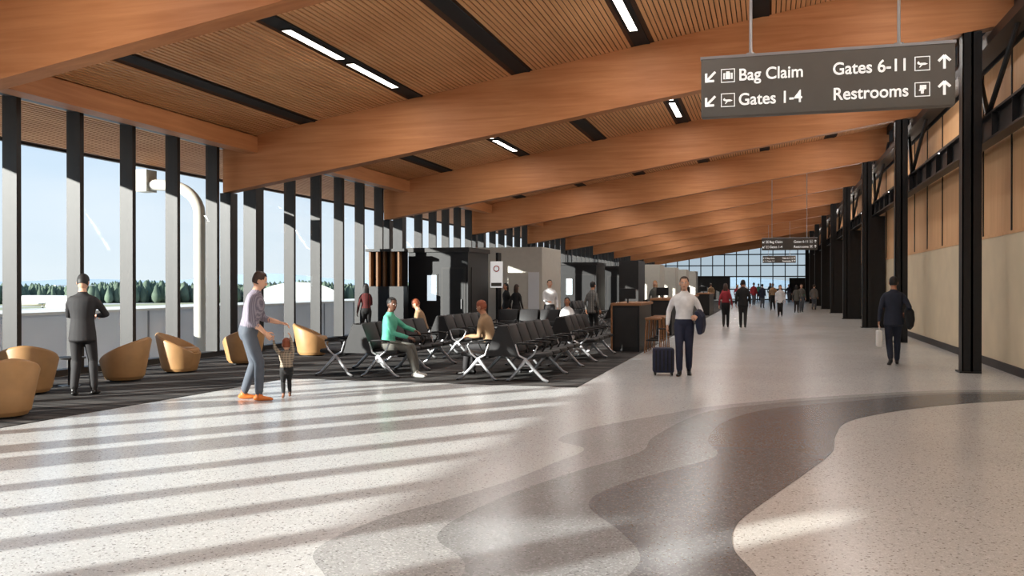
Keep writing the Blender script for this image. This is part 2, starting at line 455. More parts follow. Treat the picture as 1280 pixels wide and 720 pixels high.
tm = pmat('hazed_tree_foliage', (84, 98, 82), .95, var=.3, scale=.3)  # foliage colour lightened to paint in distance haze
mb = MB()
for i in range(3200):
    a = math.radians(8+78*random.random()); R = random.uniform(300, 352)
    x, y = -R*math.sin(a), R*math.cos(a); h = random.uniform(4.6, 6.8)*(1+.1*math.sin(a*40)); w = h*random.uniform(.18, .32)
    U, W = V((1, 0, 0)), V((0, 1, 0))
    mb.loft([(V((x, y, -4+h*q)), U, W, w*s*random.uniform(.8, 1.2), w*s) for q, s in ((0, .6), (.2, 1.0), (.45, .9), (.7, .6), (.9, .3), (1, .05))], tm, 6)
mb.build('tree_line', True, angle=80)
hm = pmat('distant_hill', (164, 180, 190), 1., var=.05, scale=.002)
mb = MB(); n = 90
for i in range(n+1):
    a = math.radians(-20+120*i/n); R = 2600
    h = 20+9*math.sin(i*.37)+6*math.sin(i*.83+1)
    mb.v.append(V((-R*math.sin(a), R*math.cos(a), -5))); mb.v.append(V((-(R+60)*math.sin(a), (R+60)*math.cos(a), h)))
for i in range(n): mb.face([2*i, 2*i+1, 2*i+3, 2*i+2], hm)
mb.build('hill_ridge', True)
mb = MB(); prof = [(-10*math.cos(math.pi*t/16), 6.2*math.sin(math.pi*t/16)**.8) for t in range(17)]
mb.prism(prof, -8, 8, 'y', M['white'], Matrix.Translation((-99, 176, -4)) @ Matrix.Rotation(.5, 4, 'Z')); mb.build('hangar', True)
def plane(loc, rz):
    mb = MB()
    X = V((1, 0, 0)); Z = V((0, 0, 1))
    mb.loft([(V((0, y, z)), X, Z, r, r) for y, r, z in ((-8, .25, 2.6), (-5, .9, 2.3), (-1, 1.25, 2), (4, 1.25, 2), (6.5, .9, 1.9), (8, .3, 1.75))], M['white'], 12, 1)
    S_ = Matrix(((0, 1, 0, 0), (1, 0, 0, 0), (0, 0, 1, 0), (0, 0, 0, 1)))
    mb.prism([(-1.5, 1), (1.8, 1), (-1, 9), (-2.2, 9)], 1.4, 1.6, 'z', M['white'], S_)
    mb.prism([(-1.5, -1), (1.8, -1), (-1, -9), (-2.2, -9)], 1.4, 1.6, 'z', M['white'], S_)
    mb.prism([(-5.5, 2.6), (-8, 2.8), (-8.6, 5.6), (-7.4, 5.6)], -.08, .08, 'x', M['white'])
    mb.box(-3, 3, -8.3, -7.2, 5.5, 5.62, M['white'])
    for x, y in ((0, 5.5), (-1.6, -.5), (1.6, -.5)): mb.tube([(x, y, 0.3), (x, y, 1.4)], .1, M['alu'], 8, 0); mb.ball((x, y, .3), (.15, .3, .3), M['rubber'], 10)
    o = mb.build('airplane', True); o.location = loc; o.rotation_euler = (0, 0, rz)
plane((-118, 128, -4), 1.0); plane((-160, 168, -4), 2.0)

# ------------------------------------------------------------------ signs
def text(body, size, loc, mat, parent, align='LEFT'):
    cu = bpy.data.curves.new('lettering', 'FONT'); cu.body = body; cu.size = size; cu.extrude = .002; cu.offset = size*.014
    cu.align_x = align; cu.materials.append(mat)
    o = bpy.data.objects.new('lettering', cu); scene.collection.objects.link(o)
    o.location = loc; o.rotation_euler = (math.pi/2, 0, 0); o.scale = (.92, 1, 1); o.parent = parent; return o
def sign(x0, x1, y, z0, z1):
    W = M['signw']; mb = MB()
    mb.rbox(x0, x1, y, y+.12, z0, z1, .012, M['sign'])
    mb.box(x0-.006, x1+.006, y-.004, y+.124, z1-.012, z1+.012, M['alu'])
    for xr in (x0+.43, x1-.43):
        mb.tube([(xr, y+.06, z1), (xr, y+.06, ceil_z(xr)-.03)], .014, M['alu'], 8, 0)
        mb.tube([(xr, y+.06, z1), (xr, y+.06, z1+.03)], .04, M['alu'], 10, 0)
    yf = y-.006; h = z1-z0
    rows = (z0+h*.68, z0+h*.27)
    def bar(ax, az, bx, bz, t):
        d = V((bx-ax, 0, bz-az)); d.normalize(); n = V((-d.z, 0, d.x))*t/2
        o = len(mb.v)
        for yy in (yf, y+.01):
            for q in (V((ax, yy, az))-n, V((bx, yy, bz))-n, V((bx, yy, bz))+n, V((ax, yy, az))+n): mb.v.append(q)
        for q in ((0, 1, 2, 3), (7, 6, 5, 4), (0, 4, 5, 1), (1, 5, 6, 2), (2, 6, 7, 3), (3, 7, 4, 0)): mb.face([o+i for i in q], W)
    for k, zc in enumerate(rows):
        cx = x0+.085
        bar(cx+.04, zc+.04, cx-.036, zc-.036, .02); bar(cx-.04, zc-.04, cx+.03, zc-.04, .02); bar(cx-.04, zc-.05, cx-.04, zc+.03, .02)
        cx = x1-.085
        bar(cx, zc-.055, cx, zc+.05, .02); bar(cx, zc+.058, cx-.045, zc+.012, .02); bar(cx, zc+.058, cx+.045, zc+.012, .02)
        for cx in (x0+.235, x1-.255):
            mb.box(cx-.06, cx+.06, yf, y, zc-.06, zc+.06, W); mb.box(cx-.053, cx+.053, yf-.002, yf, zc-.053, zc+.053, M['sign'])
        y2 = yf-.004
        def ib(cx, ax, bx, az, bz): mb.box(cx+ax, cx+bx, y2, yf, zc+az, zc+bz, W)
        if k == 0:
            cx = x0+.235; ib(cx, -.04, .04, -.032, .022); ib(cx, -.015, .015, .022, .036)
            mb.box(cx-.026, cx-.02, y2-.001, y2, zc-.03, zc+.02, M['sign']); mb.box(cx+.02, cx+.026, y2-.001, y2, zc-.03, zc+.02, M['sign'])
            cx = x1-.255
        else: cx = x0+.235
        o = len(mb.v); pr = [(-.042, .006), (-.03, .02), (-.02, .004), (.02, .004), (.042, -.006), (.02, -.014), (.0, -.014), (-.018, -.034), (-.026, -.034), (-.014, -.012), (-.036, -.006)]
        for p in pr: mb.v.append(V((cx+p[0], y2, zc+p[1])))
        mb.face([o+i for i in range(len(pr))], W)
        if k == 1:
            cx = x1-.255; ib(cx, -.02, .03, 0, .035); ib(cx, -.026, .014, -.012, -.002); ib(cx, -.012, .01, -.036, -.012)
    ob = mb.build('hanging_wayfinding_sign', True)
    s = .148
    text('Bag Claim', s, (x0+.325, yf, rows[0]-.05), W, ob); text('Gates 1-4', s, (x0+.325, yf, rows[1]-.05), W, ob)
    text('Gates 6-11', s, (x1-.36, yf, rows[0]-.05), W, ob, 'RIGHT'); text('Restrooms', s, (x1-.36, yf, rows[1]-.05), W, ob, 'RIGHT')
    return ob
sign(-.58, 1.50, 8.2, 3.15, 3.68)
sign(-.27, 2.03, 40.5, 3.15, 3.68)
sign(-.4, 2.0, 70.5, 3.3, 3.83)

# ------------------------------------------------------------------ seating
def seat_row(nseat, pitch=.6):
    mb = MB(); Ln = nseat*pitch
    for sd in (1, -1):
        def X(x): return x*sd
        mb.tube([(X(.42), -Ln/2-.02, .37), (X(.42), Ln/2+.02, .37)], .035, M['alu'], 8, 0)
        for i in range(nseat):
            y0 = -Ln/2+i*pitch+.03; y1 = y0+pitch-.06
            Tp = Matrix.Translation((X(.50), 0, .43)) @ Matrix.Rotation(sd*math.radians(-5), 4, 'Y')
            mb.rbox(-.26, .26, y0, y1, -.04, .035, .03, M['seat'], Tp)
            Tb = Matrix.Translation((X(.25), 0, .44)) @ Matrix.Rotation(sd*math.radians(-20), 4, 'Y')
            mb.rbox(-.032, .032, y0, y1, .0, .54, .03, M['seat'], Tb)
            mb.rbox(-.04, .04, y0+.03, y1-.03, .05, .2, .03, M['seat'], Matrix.Translation((X(.285), 0, .44)) @ Matrix.Rotation(sd*math.radians(-20), 4, 'Y'))
        for i in range(nseat+1):
            y = -Ln/2+i*pitch; e_ = i in (0, nseat); am = M['alu'] if e_ else M['black']
            mb.tube([(X(.45), y, .38), (X(.56), y, .47), (X(.62), y, .60), (X(.58), y, .64)], [.020, .016, .014, .014], am, 8, 1)
            mb.tube([(X(.62), y, .64), (X(.45), y, .655), (X(.27), y, .645)], [.018, .02, .016], M['black'], 8, 1, 1.2)
            mb.tube([(X(.42), y, .38), (X(.30), y, .44), (X(.24), y, .62)], [.022, .018, .014], am, 8, 1)
        for y in ([-Ln/2, Ln/2] if nseat < 4 else [-Ln/2, 0, Ln/2]):
            mb.tube([(X(.42), y, .37), (X(.55), y, .22), (X(.72), y, .05), (X(.80), y, .02)], [.038, .028, .026, .024], M['alu'], 8, 1, .8)
            mb.tube([(X(.42), y, .37), (X(.30), y, .22), (X(.16), y, .05), (X(.10), y, .02)], [.038, .028, .026, .024], M['alu'], 8, 1, .8)
            mb.tube([(X(.49), y, .27), (X(.34), y, .27)], .018, M['alu'], 8, 0)
            for fx in (.80, .10): mb.tube([(X(fx), y, .001), (X(fx), y, .022)], .03, M['rubber'], 10, 0)
    for y in (-Ln/2+.01, Ln/2-.03):
        mb.prism([(-.30, .42), (.30, .42), (.09, .93), (-.09, .93)], y, y+.02, 'y', M['seat'])
    return mb
def put_row(n, x, y, rz=0):
    o = seat_row(n).build('airport_bench_seating', True); o.location = (x, y, .009); o.rotation_euler = (0, 0, rz)
put_row(5, -7.05, 16.1)
put_row(5, -4.35, 16.1)
put_row(5, -7.05, 20.3)
put_row(4, -4.3, 20.0)
put_row(4, -6.2, 24.6, math.pi/2)
put_row(4, -5.5, 34, 0); put_row(4, -5.5, 43, 0); put_row(4, -8, 38, 0)

def lounge(loc, face, name='lounge_chair'):
    mb = MB(); U, W = V((1, 0, 0)), V((0, 1, 0)); c = M['lounge']
    mb.loft([(V((0, 0, z)), U, W, r, r) for z, r in ((.03, .29), (.06, .31), (.2, .345), (.36, .375), (.37, .36))], c, 28)
    mb.loft([(V((0, .03, z)), U, W, r, r*.98) for z, r in ((.36, .28), (.38, .315), (.43, .32), (.46, .29), (.465, .2))], c, 24)
    mb.loft([(V((0, 0, z)), U, W, .24, .24) for z in (.001, .035)], M['rubber'], 20)
    n = 40; o = len(mb.v); span = 140
    for i in range(n+1):
        ph = -span+2*span*i/n; a = math.radians(-90+ph)
        t = abs(ph)/span; h = .75-.36*(t**1.5)
        ro_t = .37+.075*(h/.75)
        d = V((math.cos(a), math.sin(a), 0))
        th = .085 if t < .9 else .085*(1-.5*(t-.9)/.1)
        for q in (d*.33+V((0, 0, .08)), d*ro_t+V((0, 0, h-.04)), d*(ro_t-.015)+V((0, 0, h-.008)), d*(ro_t-th/2)+V((0, 0, h)), d*(ro_t-th+.012)+V((0, 0, h-.01)), d*(ro_t-th)+V((0, 0, h-.05)), d*(.27)+V((0, 0, .3))):
            mb.v.append(q)
    for i in range(n):
        for k in range(7):
            k2 = (k+1) % 7
            mb.face([o+i*7+k, o+(i+1)*7+k, o+(i+1)*7+k2, o+i*7+k2], c)
    mb.face([o+k for k in range(7)], c); mb.face([o+n*7+k for k in reversed(range(7))], c)
    ob = mb.build(name, True, angle=50); ob.location = loc; ob.rotation_euler = (0, 0, math.atan2(-face[0], face[1]))
for l, f in (((-9.15, 8.95), (-.9, .5)), ((-10.75, 11.0), (-.6, .8)), ((-10.62, 12.95), (-1, -.25)), ((-10.64, 14.5), (.9, .35)), ((-10.5, 16.4), (-.8, .5)), ((-10.16, 18.7), (.9, .4)), ((-10.9, 7.2), (-.2, 1))):
    lounge((l[0], l[1], .008), f)
def side_table(x, y):
    mb = MB(); U, W = V((1, 0, 0)), V((0, 1, 0))
    mb.loft([(V((0, 0, z)), U, W, r, r) for z, r in ((.44, .23), (.445, .25), (.465, .25), (.47, .24))], M['dark'], 24)
    mb.tube([(0, 0, .01), (0, 0, .44)], .022, M['black'], 10, 0)
    mb.loft([(V((0, 0, z)), U, W, r, r) for z, r in ((.0, .17), (.012, .17), (.02, .05))], M['black'], 20)
    o = mb.build('side_table', True); o.location = (x, y, .008)
side_table(-10.9, 12.0)

# ------------------------------------------------------------------ gate structures
def kiosk(x0, x1, y0, y1, h):
    mb = MB()
    mb.box(x0, x1, y0, y1, .008, h, M['black'])
    mb.box(x0-.05, x1+.05, y0-.05, y1+.05, h-.14, h, M['dark'])
    mb.box(x0+.65, x0+.95, y0-.03, y0, 1.15, 1.95, M['screen'])
    mb.box(x0+.6, x0+1.0, y0-.02, y0, 1.1, 2.0, M['dark'])
    mb.box(x0+1.12, x1-.08, y0-.02, y0, .05, 2.2, M['dark'])
    mb.box(x0+1.17, x1-.13, y0-.025, y0-.02, .1, 2.15, M['black'])
    mb.tube([(x1-.2, y0-.06, .9), (x1-.2, y0-.06, 1.2)], .015, M['alu'], 8, 0)
    mb.box(x1, x1+.02, y0+.3, y0+1.2, .05, 2.2, M['dark'])
    mb.build('gate_kiosk', False)
kiosk(-11.0, -9.0, 26.5, 28.6, 2.82)
mb = MB()
for i in range(5):
    x = -11.95+i*.24; mb.box(x, x+.06, 25.6, 25.8, 1.6, 2.68, M['slatwood'])
mb.box(-12.05, -10.75, 25.55, 25.85, 2.68, 2.76, M['black']); mb.box(-12.05, -10.75, 25.82, 25.86, 1.45, 2.7, M['black'])
mb.box(-12.05, -10.75, 25.5, 25.9, .008, 1.6, M['black'])
mb.build('wood_slat_screen', False)
mb = MB()
mb.box(-10.3, -7.75, 31, 34, .008, 3.0, M['greige']); mb.box(-10.3, -7.75, 30.98, 31, .008, .15, M['dark'])
mb.box(-8.25, -7.85, 30.97, 31, .05, 2.1, M['parapet'])
mb.build('wall_partition', False)
mb = MB(); mb.box(-8.97, -8.89, 29.36, 29.75, 0.008, 2.75, M['black'])
mb.box(-9.15, -8.72, 29.32, 29.35, 1.55, 2.45, M['signw']); mb.box(-9.12, -8.75, 29.31, 29.32, 1.6, 1.72, M['sign'])
mb.tube([(-8.93, 29.318, 2.2), (-8.93, 29.305, 2.2)], .11, M['red'], 16, 0); mb.tube([(-8.93, 29.31, 2.2), (-8.93, 29.30, 2.2)], .075, M['signw'], 16, 0)
mb.build('notice_board', False)
for k, yb in enumerate((45, 54.5, 64, 73, 83)):
    kiosk(-10.6, -8.4, yb, yb+2.5, 2.8)
    mb = MB(); mb.box(-7.4, -6.4, yb+1, yb+3.5, .008, 2.9, M['greige'] if k else M['dark']); mb.box(-7.42, -6.38, yb+.98, yb+3.52, .008, .2, M['dark']); mb.build('wall_partition', False)

def counter(x0, x1, y0, y1, h):
    mb = MB()
    mb.box(x0, x1, y0, y1, .008, h-.06, M['black'])
    mb.box(x0-.04, x1+.04, y0-.05, y1+.05, h-.06, h, M['counterwood'])
    mb.box(x0-.04, x0, y0-.04, y1+.04, .008, h-.06, M['counterwood'])
    mb.box(x0+.06, x1-.06, y0-.012, y0, .12, h-.12, M['dark'])
    mb.tube([((x0+x1)/2, y0+.3, h), ((x0+x1)/2, y0+.3, h+.12)], .02, M['black'], 8, 0)
    mb.rbox((x0+x1)/2-.2, (x0+x1)/2+.2, y0+.27, y0+.3, h+.1, h+.36, .01, M['black'])
    mb.build('charging_counter', False)
counter(-3.68, -3.02, 21.9, 24.2, 1.2)
counter(-3.68, -3.02, 29.5, 32.5, 1.2)
counter(-3.68, -3.02, 38, 41, 1.2)
counter(-3.68, -3.02, 49, 53, 1.2)
def stool(x, y):
    mb = MB(); mb.rbox(-.19, .19, -.19, .19, .80, .85, .02, M['counterwood'])
    for sx in (-1, 1):
        for sy in (-1, 1): mb.tube([(sx*.15, sy*.15, .81), (sx*.19, sy*.19, .0)], [.018, .014], M['counterwood'], 8, 0)
    for a, b in (((-.175, -.175), (.175, -.175)), ((.175, -.175), (.175, .175)), ((.175, .175), (-.175, .175)), ((-.175, .175), (-.175, -.175))):
        mb.tube([(a[0], a[1], .3), (b[0], b[1], .3)], .011, M['black'], 6, 0)
    o = mb.build('bar_stool', True); o.location = (x, y, .001)
for x, y in ((-2.68, 21.9), (-2.68, 22.7), (-2.68, 23.5), (-2.68, 29.9), (-2.68, 31)): stool(x, y)

# ------------------------------------------------------------------ people
SK = {'light': pmat('skin_light', (214, 164, 136), .55, var=.04), 'tan': pmat('skin_tan', (176, 122, 92), .55, var=.04), 'dark': pmat('skin_dark', (96, 62, 46), .5, var=.04)}
eye_w = pmat('eye_white', (230, 228, 224), .3, var=.01); eye_d = pmat('eye_iris', (40, 28, 20), .3); lip = pmat('lips', (160, 90, 80), .5)
_mc = {}
def cm(name, col, rough=.8):
    if name not in _mc: _mc[name] = pmat('cloth_'+name, col, rough, var=.12, scale=9, bump=.15)
    return _mc[name]
HAIR = {'brown': (58, 38, 26), 'black': (24, 20, 19), 'red': (134, 66, 36), 'grey': (66, 52, 42), 'blond': (170, 130, 80)}

def ik(a, b, l1, l2, hint):
    d = b-a; L_ = d.length; mx = (l1+l2)*.995
    if L_ > mx: b = a+d*(mx/L_); d = b-a; L_ = mx
    t = (l1*l1-l2*l2+L_*L_)/(2*L_); h = math.sqrt(max(l1*l1-t*t, 0))
    dn = d.normalized(); hv = V(hint)-dn*V(hint).dot(dn)
    if hv.length < 1e-4: hv = dn.orthogonal()
    return a+dn*t+hv.normalized()*h, b

def hand(mb, w, d, palm, thumb_hint, mat, curl=.45):
    d = d.normalized(); n = palm-d*palm.dot(d)
    if n.length < 1e-3: n = d.orthogonal()
    n.normalize(); u = d.cross(n)
    if u.dot(thumb_hint) < 0: u = -u
    mb.loft([(w-d*.02, u, n, .026, .02), (w+d*.02, u, n, .032, .018), (w+d*.06, u, n, .042, .016), (w+d*.088, u, n, .041, .013)], mat, 10, .8)
    for i, (off, ln) in enumerate(((.032, .068), (.011, .076), (-.011, .071), (-.031, .056))):
        p = w+d*.085+u*off; pts = [p]; a = curl*.5; dd = d
        for q in (.42, .32, .26):
            dd = (d*math.cos(a)+n*math.sin(a)).normalized(); p = p+dd*ln*q*1.05; pts.append(p); a += curl
        mb.tube(pts, [.0092, .0086, .008, .0068], mat, 6, 1)
    p = w+d*.025+u*.028; p2 = p+(d*.55+u*.7+n*.25).normalized()*.035; p3 = p2+(d*.85+u*.25+n*.35).normalized()*.03; p4 = p3+(d*.95+n*.4).normalized()*.022
    mb.tube([p, p2, p3, p4], [.013, .011, .0095, .0075], mat, 6, 1)

def person(name, pos, face, height=1.78, skin='light', top=None, bottom=None, shoes=None, hair='brown', longhair=False, female=False,
           jacket=False, sleeve=1.0, pelvis=(0, 0, .95), lean=0, side=0, headpitch=0, headyaw=0, wr=None, wl=None, ar=None, al=None,
           hintR=(.4, -1, -.3), hintL=(-.4, -1, -.3), kneehint=(0, 1, .1), toe=(0, 1), vox=.014, world=False, child=False, curl=.5, coat=None, bag=None, beard=False, gz=0., fat=1., heel=(0, 0)):
    s = height/1.78; f = V((face[0], face[1], 0)).normalized()
    R = Matrix.Rotation(math.atan2(-f.x, f.y), 4, 'Z')
    Tw = Matrix.Translation((pos[0], pos[1], gz)) @ R @ Matrix.Scale(s, 4)
    Ti = Tw.inverted()
    def loc(p): return Ti @ V(p) if world else V(p)
    S = SK[skin]; Hm = cm('hair_'+hair, HAIR[hair], .6)
    mb = MB(); P = V(pelvis)
    la = math.radians(lean); sa = math.radians(side)
    up = V((math.sin(sa), math.sin(la)*math.cos(sa), math.cos(la)*math.cos(sa))).normalized()
    tl = .555; Nk = P+up*tl
    rt = V((1, 0, 0)); rt = (rt-up*rt.dot(up)).normalized(); fw = up.cross(rt)
    if fw.y < 0: fw = -fw
    sw_ = (.150 if female else .176); g = fat
    W_ = .88 if female else 1
    tor = [(-.14, .12, .10), (-.02, .165, .122), (.12, .163, .118), (.33, .148*W_, .11), (.62, .180*W_, .128), (.78, .194*W_, .118), (.88, .176*W_, .100), (.945, .115*W_, .082), (.98, .075, .07)]
    if child: tor = [(a, b*.98, c*1.1) for a, b, c in tor]
    mats = [bottom, bottom, top, top, top, top, top, top]
    secs = [(P+up*tl*a+fw*(.012 if .5 < a < .85 else 0), rt, fw, b*g, c*g) for a, b, c in tor]
    mb.loft(secs, mats, 18, .6)
    if jacket:
        mb.loft([(P+up*tl*a, rt, fw, b*W_, c) for a, b, c in ((-.26, .195, .145), (-.05, .186, .138), (.3, .162, .122), (.62, .188, .134), (.8, .202, .124), (.89, .18, .106))], top, 18, .2)
    hp = math.radians(headpitch)
    hup = (up*.6+V((0, 0, 1))*.6).normalized()
    nkd = (hup+fw*.22).normalized()
    hc = Nk+nkd*(.190 if child else .152)
    mb.loft([(Nk-up*.05, rt, fw, .07, .065), (Nk+nkd*.03, rt, fw, .056, .058), (Nk+nkd*.10, rt, fw, .053, .056)], S, 12, .5)
    mb.loft([(Nk-up*.05, rt, fw, .10, .085), (Nk+nkd*.012, rt, fw, .066, .067)], top, 14, .2)
    hands = []
    for sd, tgt, hint in ((1, wr, hintR), (-1, wl, hintL)):
        sh = Nk-up*.098+rt*sd*sw_
        if tgt is None: t = V((sd*.255, .03, P.z-.06)) 
        else: t = loc(tgt)
        el, w = ik(sh, t, .29, .265, hint)
        slv = top
        if sleeve >= .99:
            mb.tube([sh-rt*sd*.03, sh+(el-sh)*.3, el, el+(w-el)*.45, w-(w-el).normalized()*.015], [.058*g*W_, .057*g*W_, .048*g*W_, .045*W_, .036], slv, 12)
        else:
            mb.tube([sh-rt*sd*.03, sh+(el-sh)*.3, el, el+(w-el)*max(.12, sleeve-.5)], [.060*g, .060*g, .052*g, .051], slv, 12)
            mb.tube([el+(w-el)*.14, el+(w-el)*.45, w-(w-el).normalized()*.01], [.043, .041, .031], S, 12, .1)
        hands.append((w, (w-el).normalized(), sd))
    for sd, tgt in ((1, ar), (-1, al)):
        hpnt = P+V((sd*.088, 0, -.02)); t = V(tgt) if tgt else V((sd*.11, 0, .09))
        kn, an = ik(hpnt, t, .43, .43, kneehint)
        mb.tube([hpnt, hpnt+(kn-hpnt)*.3, kn, kn+(an-kn)*.35, an+(kn-an)*.08], [.098*W_*g if not female else .095, .092*g, .070, .068, .056], bottom, 14)
        raise_ = heel[0 if sd == 1 else 1]
        th = V((sd*.12+toe[0], toe[1], 0)).normalized(); ah = th.cross(V((0, 0, 1)))
        td = (th-V((0, 0, 1))*raise_).normalized(); tu = ah.cross(td)
        if tu.z < 0: tu = -tu
        b0 = an-V((0, 0, .05))
        mb.loft([(b0-td*.055, ah, tu, .032, .034), (b0, ah, tu, .041, .042), (b0+td*.07-tu*.006, ah, tu, .045, .034), (b0+td*.14-tu*.013, ah, tu, .047, .026), (b0+td*.18-tu*.018, ah, tu, .034, .02)], shoes, 12, .7)
        mb.tube([an+V((0, 0, .03)), an-V((0, 0, .04))], [.042, .045], shoes, 10)
    if coat:
        w, d, sd = hands[coat[1]]
        c = w-d*.10
        for dx in (-.07, 0, .06):
            q = c-d*(dx)
            mb.loft([(q+V((0, 0, .055)), V((1, 0, 0)), V((0, 1, 0)), .05, .07), (q+V((sd*.03, 0, -.03)), V((1, 0, 0)), V((0, 1, 0)), .08, .085), (q+V((sd*.05, .0, -.2)), V((1, 0, 0)), V((0, 1, 0)), .075, .09), (q+V((sd*.05, -.02, -.33-.05*dx)), V((1, 0, 0)), V((0, 1, 0)), .045, .08)], coat[0], 12, .4)
    src = mb; tmp = src.build('tmp', False)
    md = tmp.modifiers.new('r', 'REMESH'); md.mode = 'VOXEL'; md.voxel_size = vox
    ms = tmp.modifiers.new('s', 'SMOOTH'); ms.factor = .5; ms.iterations = 4
    dg = bpy.context.evaluated_depsgraph_get()
    me = bpy.data.meshes.new_from_object(tmp.evaluated_get(dg))
    bvh = BVHTree.FromPolygons(src.v, src.f)
    out = MB(); out.v = [v.co.copy() for v in me.vertices]
    for pl in me.polygons:
        hit = bvh.find_nearest(pl.center)
        out.face(list(pl.vertices), src.mats[src.m[hit[2]]])
    bpy.data.objects.remove(tmp); bpy.data.meshes.remove(me)
    for w, d, sd in hands:
        hand(out, w, d, V((-sd, .1, 0)) if abs(d.z) > .5 else V((-sd*.4, 0, -1)), V((0, .6, .8)), S, curl)
    Hr = Matrix.Translation(hc) @ Matrix.Rotation(math.radians(headyaw), 4, 'Z') @ Matrix.Rotation(-hp-la*.4, 4, 'X')
    Hr = Hr @ Matrix.Scale(1.68 if child else 1.06, 4)
    def hf(q, p):
        if q.z < 0:
            k = (-q.z)**1.4; p.x *= 1-.30*k; p.y = p.y*(1-.22*k)+.020*k
        if q.y > 0: p.y *= .95
        if q.y > .75 and -.1 < q.z < .25: p.y -= .004
        return p
    out.ball((0, 0, 0), (.074, .094, .116), S, 20, Hr, hf)
    out.ball((0, -.004, .004), (.080, .101, .121), Hm, 20, Hr, hf, lambda q: (q.z > .58-.2*(abs(q.x) > .7)) or (q.y < -.02 and q.z > -.38) or (abs(q.x) > .8 and q.z > .2 and q.y < .3))
    out.ball((0, -.010, .045), (.0785, .094, .084), Hm, 20, Hr, None, lambda q: q.z > -.1 and (q.y < .45 or q.z > .7))
    A1 = Hr.to_3x3() @ V((1, 0, 0)); A2 = Hr.to_3x3() @ V((0, 1, 0))
    out.loft([(Hr @ V((0, .082, .018)), A1, A2, .007, .008), (Hr @ V((0, .094, -.012)), A1, A2, .010, .012), (Hr @ V((0, .096, -.024)), A1, A2, .014, .012), (Hr @ V((0, .086, -.031)), A1, A2, .009, .008)], S, 8, .5)
    for sx in (-1, 1):
        out.ball((sx*.075, -.008, -.004), (.010, .018, .029), S, 8, Hr)
        out.ball((sx*.029, .078, .010), (.0125, .009, .008), eye_w, 8, Hr); out.ball((sx*.029, .0845, .010), (.0055, .004, .0055), eye_d, 8, Hr)
        out.ball((sx*.029, .084, .028), (.017, .006, .0035), Hm, 8, Hr)
    out.ball((0, .079, -.055), (.022, .009, .0065), lip, 10, Hr)
    if beard: out.ball((0, .002, -.008), (.076, .096, .115), Hm, 20, Hr, hf, lambda q: q.z < -.75 and q.y > -.2)
    if longhair:
        out.loft([(Hr @ V((0, -.05, .05)), A1, fw, .078, .055), (Hr @ V((0, -.06, -.05)), A1, fw, .088, .05), (Hr @ V((0, -.065, -.15)), A1, fw, .085, .04), (Hr @ V((0, -.075, -.26)), A1, fw, .05, .025)], Hm, 14, .5)
    if bag:
        w, d, sd = hands[bag[1]]; q = w+V((0, 0, -.10))
        out.tube([q+V((0, -.07, -.10)), q+V((0, -.05, .0)), q+V((0, 0, .035)), q+V((0, .05, .0)), q+V((0, .07, -.10))], .006, bag[0], 6, 0)
        out.rbox(q.x-.05, q.x+.05, q.y-.15, q.y+.15, q.z-.42, q.z-.09, .02, bag[0])
    out.v = [Tw @ v for v in out.v]
    o = V((pos[0], pos[1], gz)); out.v = [v-o for v in out.v]
    ob = out.build(name, True, angle=70); ob.location = o
    return ob

suit = cm('charcoal_suit', (38, 36, 38)); navy = cm('navy', (30, 34, 56)); navy2 = cm('navy_suit', (30, 36, 52)); white = cm('white_shirt', (226, 224, 224)); jeans = cm('jeans', (78, 84, 94))
teal = cm('teal', (84, 168, 142)); grey = cm('grey_trouser', (92, 90, 84)); blk = cm('black', (22, 21, 22)); redc = cm('red_top', (150, 40, 50)); tanc = cm('tan_shirt', (150, 122, 92))
orange = pmat('shoe_orange', (206, 112, 44), .5); shoeb = pmat('shoe_black', (20, 18, 18), .35); shoew = pmat('shoe_white', (205, 205, 200), .6); brownshoe = pmat('shoe_brown', (110, 64, 36), .5)
plaid = plaid_mat('plaid_shirt', (154, 146, 156), (92, 88, 106), (126, 118, 128)); camo = plaid_mat('child_jacket', (138, 124, 104), (84, 76, 66), (176, 158, 140), 9)
rb = plaid_mat('red_black_shirt', (120, 30, 28), (24, 20, 20), (60, 24, 24), 8); coatp = plaid_mat('check_coat', (150, 146, 140), (50, 48, 48), (90, 86, 82), 6)

person('man_in_dark_suit', (-9.78, 11.03), (-.45, .9), 1.80, 'light', suit, suit, shoeb, 'black', jacket=True, headpitch=28, wr=(.13, .33, 1.16), wl=(-.06, .35, 1.13),
       hintR=(1, -.2, -.8), hintL=(-1, -.2, -.8), ar=(.14, .06, .09), al=(-.11, -.04, .09), gz=.008)
person('man_in_plaid_shirt', (-7.11, 11.32), (.88, .47), 1.86, 'light', plaid, jeans, orange, 'brown', sleeve=.8, lean=11, headpitch=16,
       wr=(-6.90, 11.33, .96), wl=(-6.80, 11.57, 1.10), world=True, hintR=(.3, -1, -.3), hintL=(-.3, -1, -.3), ar=(.13, .10, .09), al=(-.13, -.12, .09), pelvis=(0, -.05, .94), fat=1.1)
person('toddler', (-6.77, 11.69), (-.55, .85), .86, 'light', camo, blk, brownshoe, 'red', child=True, world=True, wr=(-6.68, 11.64, .90), wl=(-6.87, 11.50, .85),
       hintR=(1, .3, 0), hintL=(-1, .3, 0), ar=(.10, .12, .1), al=(-.10, -.14, .13), pelvis=(0, 0, .86), heel=(0, .5), vox=.018, fat=1.25)
person('man_with_luggage', (-1.47, 16.58), (.06, -1), 1.80, 'light', white, navy, shoeb, 'grey', wr=(.30, -.02, .90), wl=(-.22, .22, 1.08), hintR=(.5, -1, -.2), hintL=(-.5, -1, -.2),
       ar=(.08, .14, .09), al=(-.08, -.12, .11), heel=(0, .3), coat=(navy, 1), beard=True)
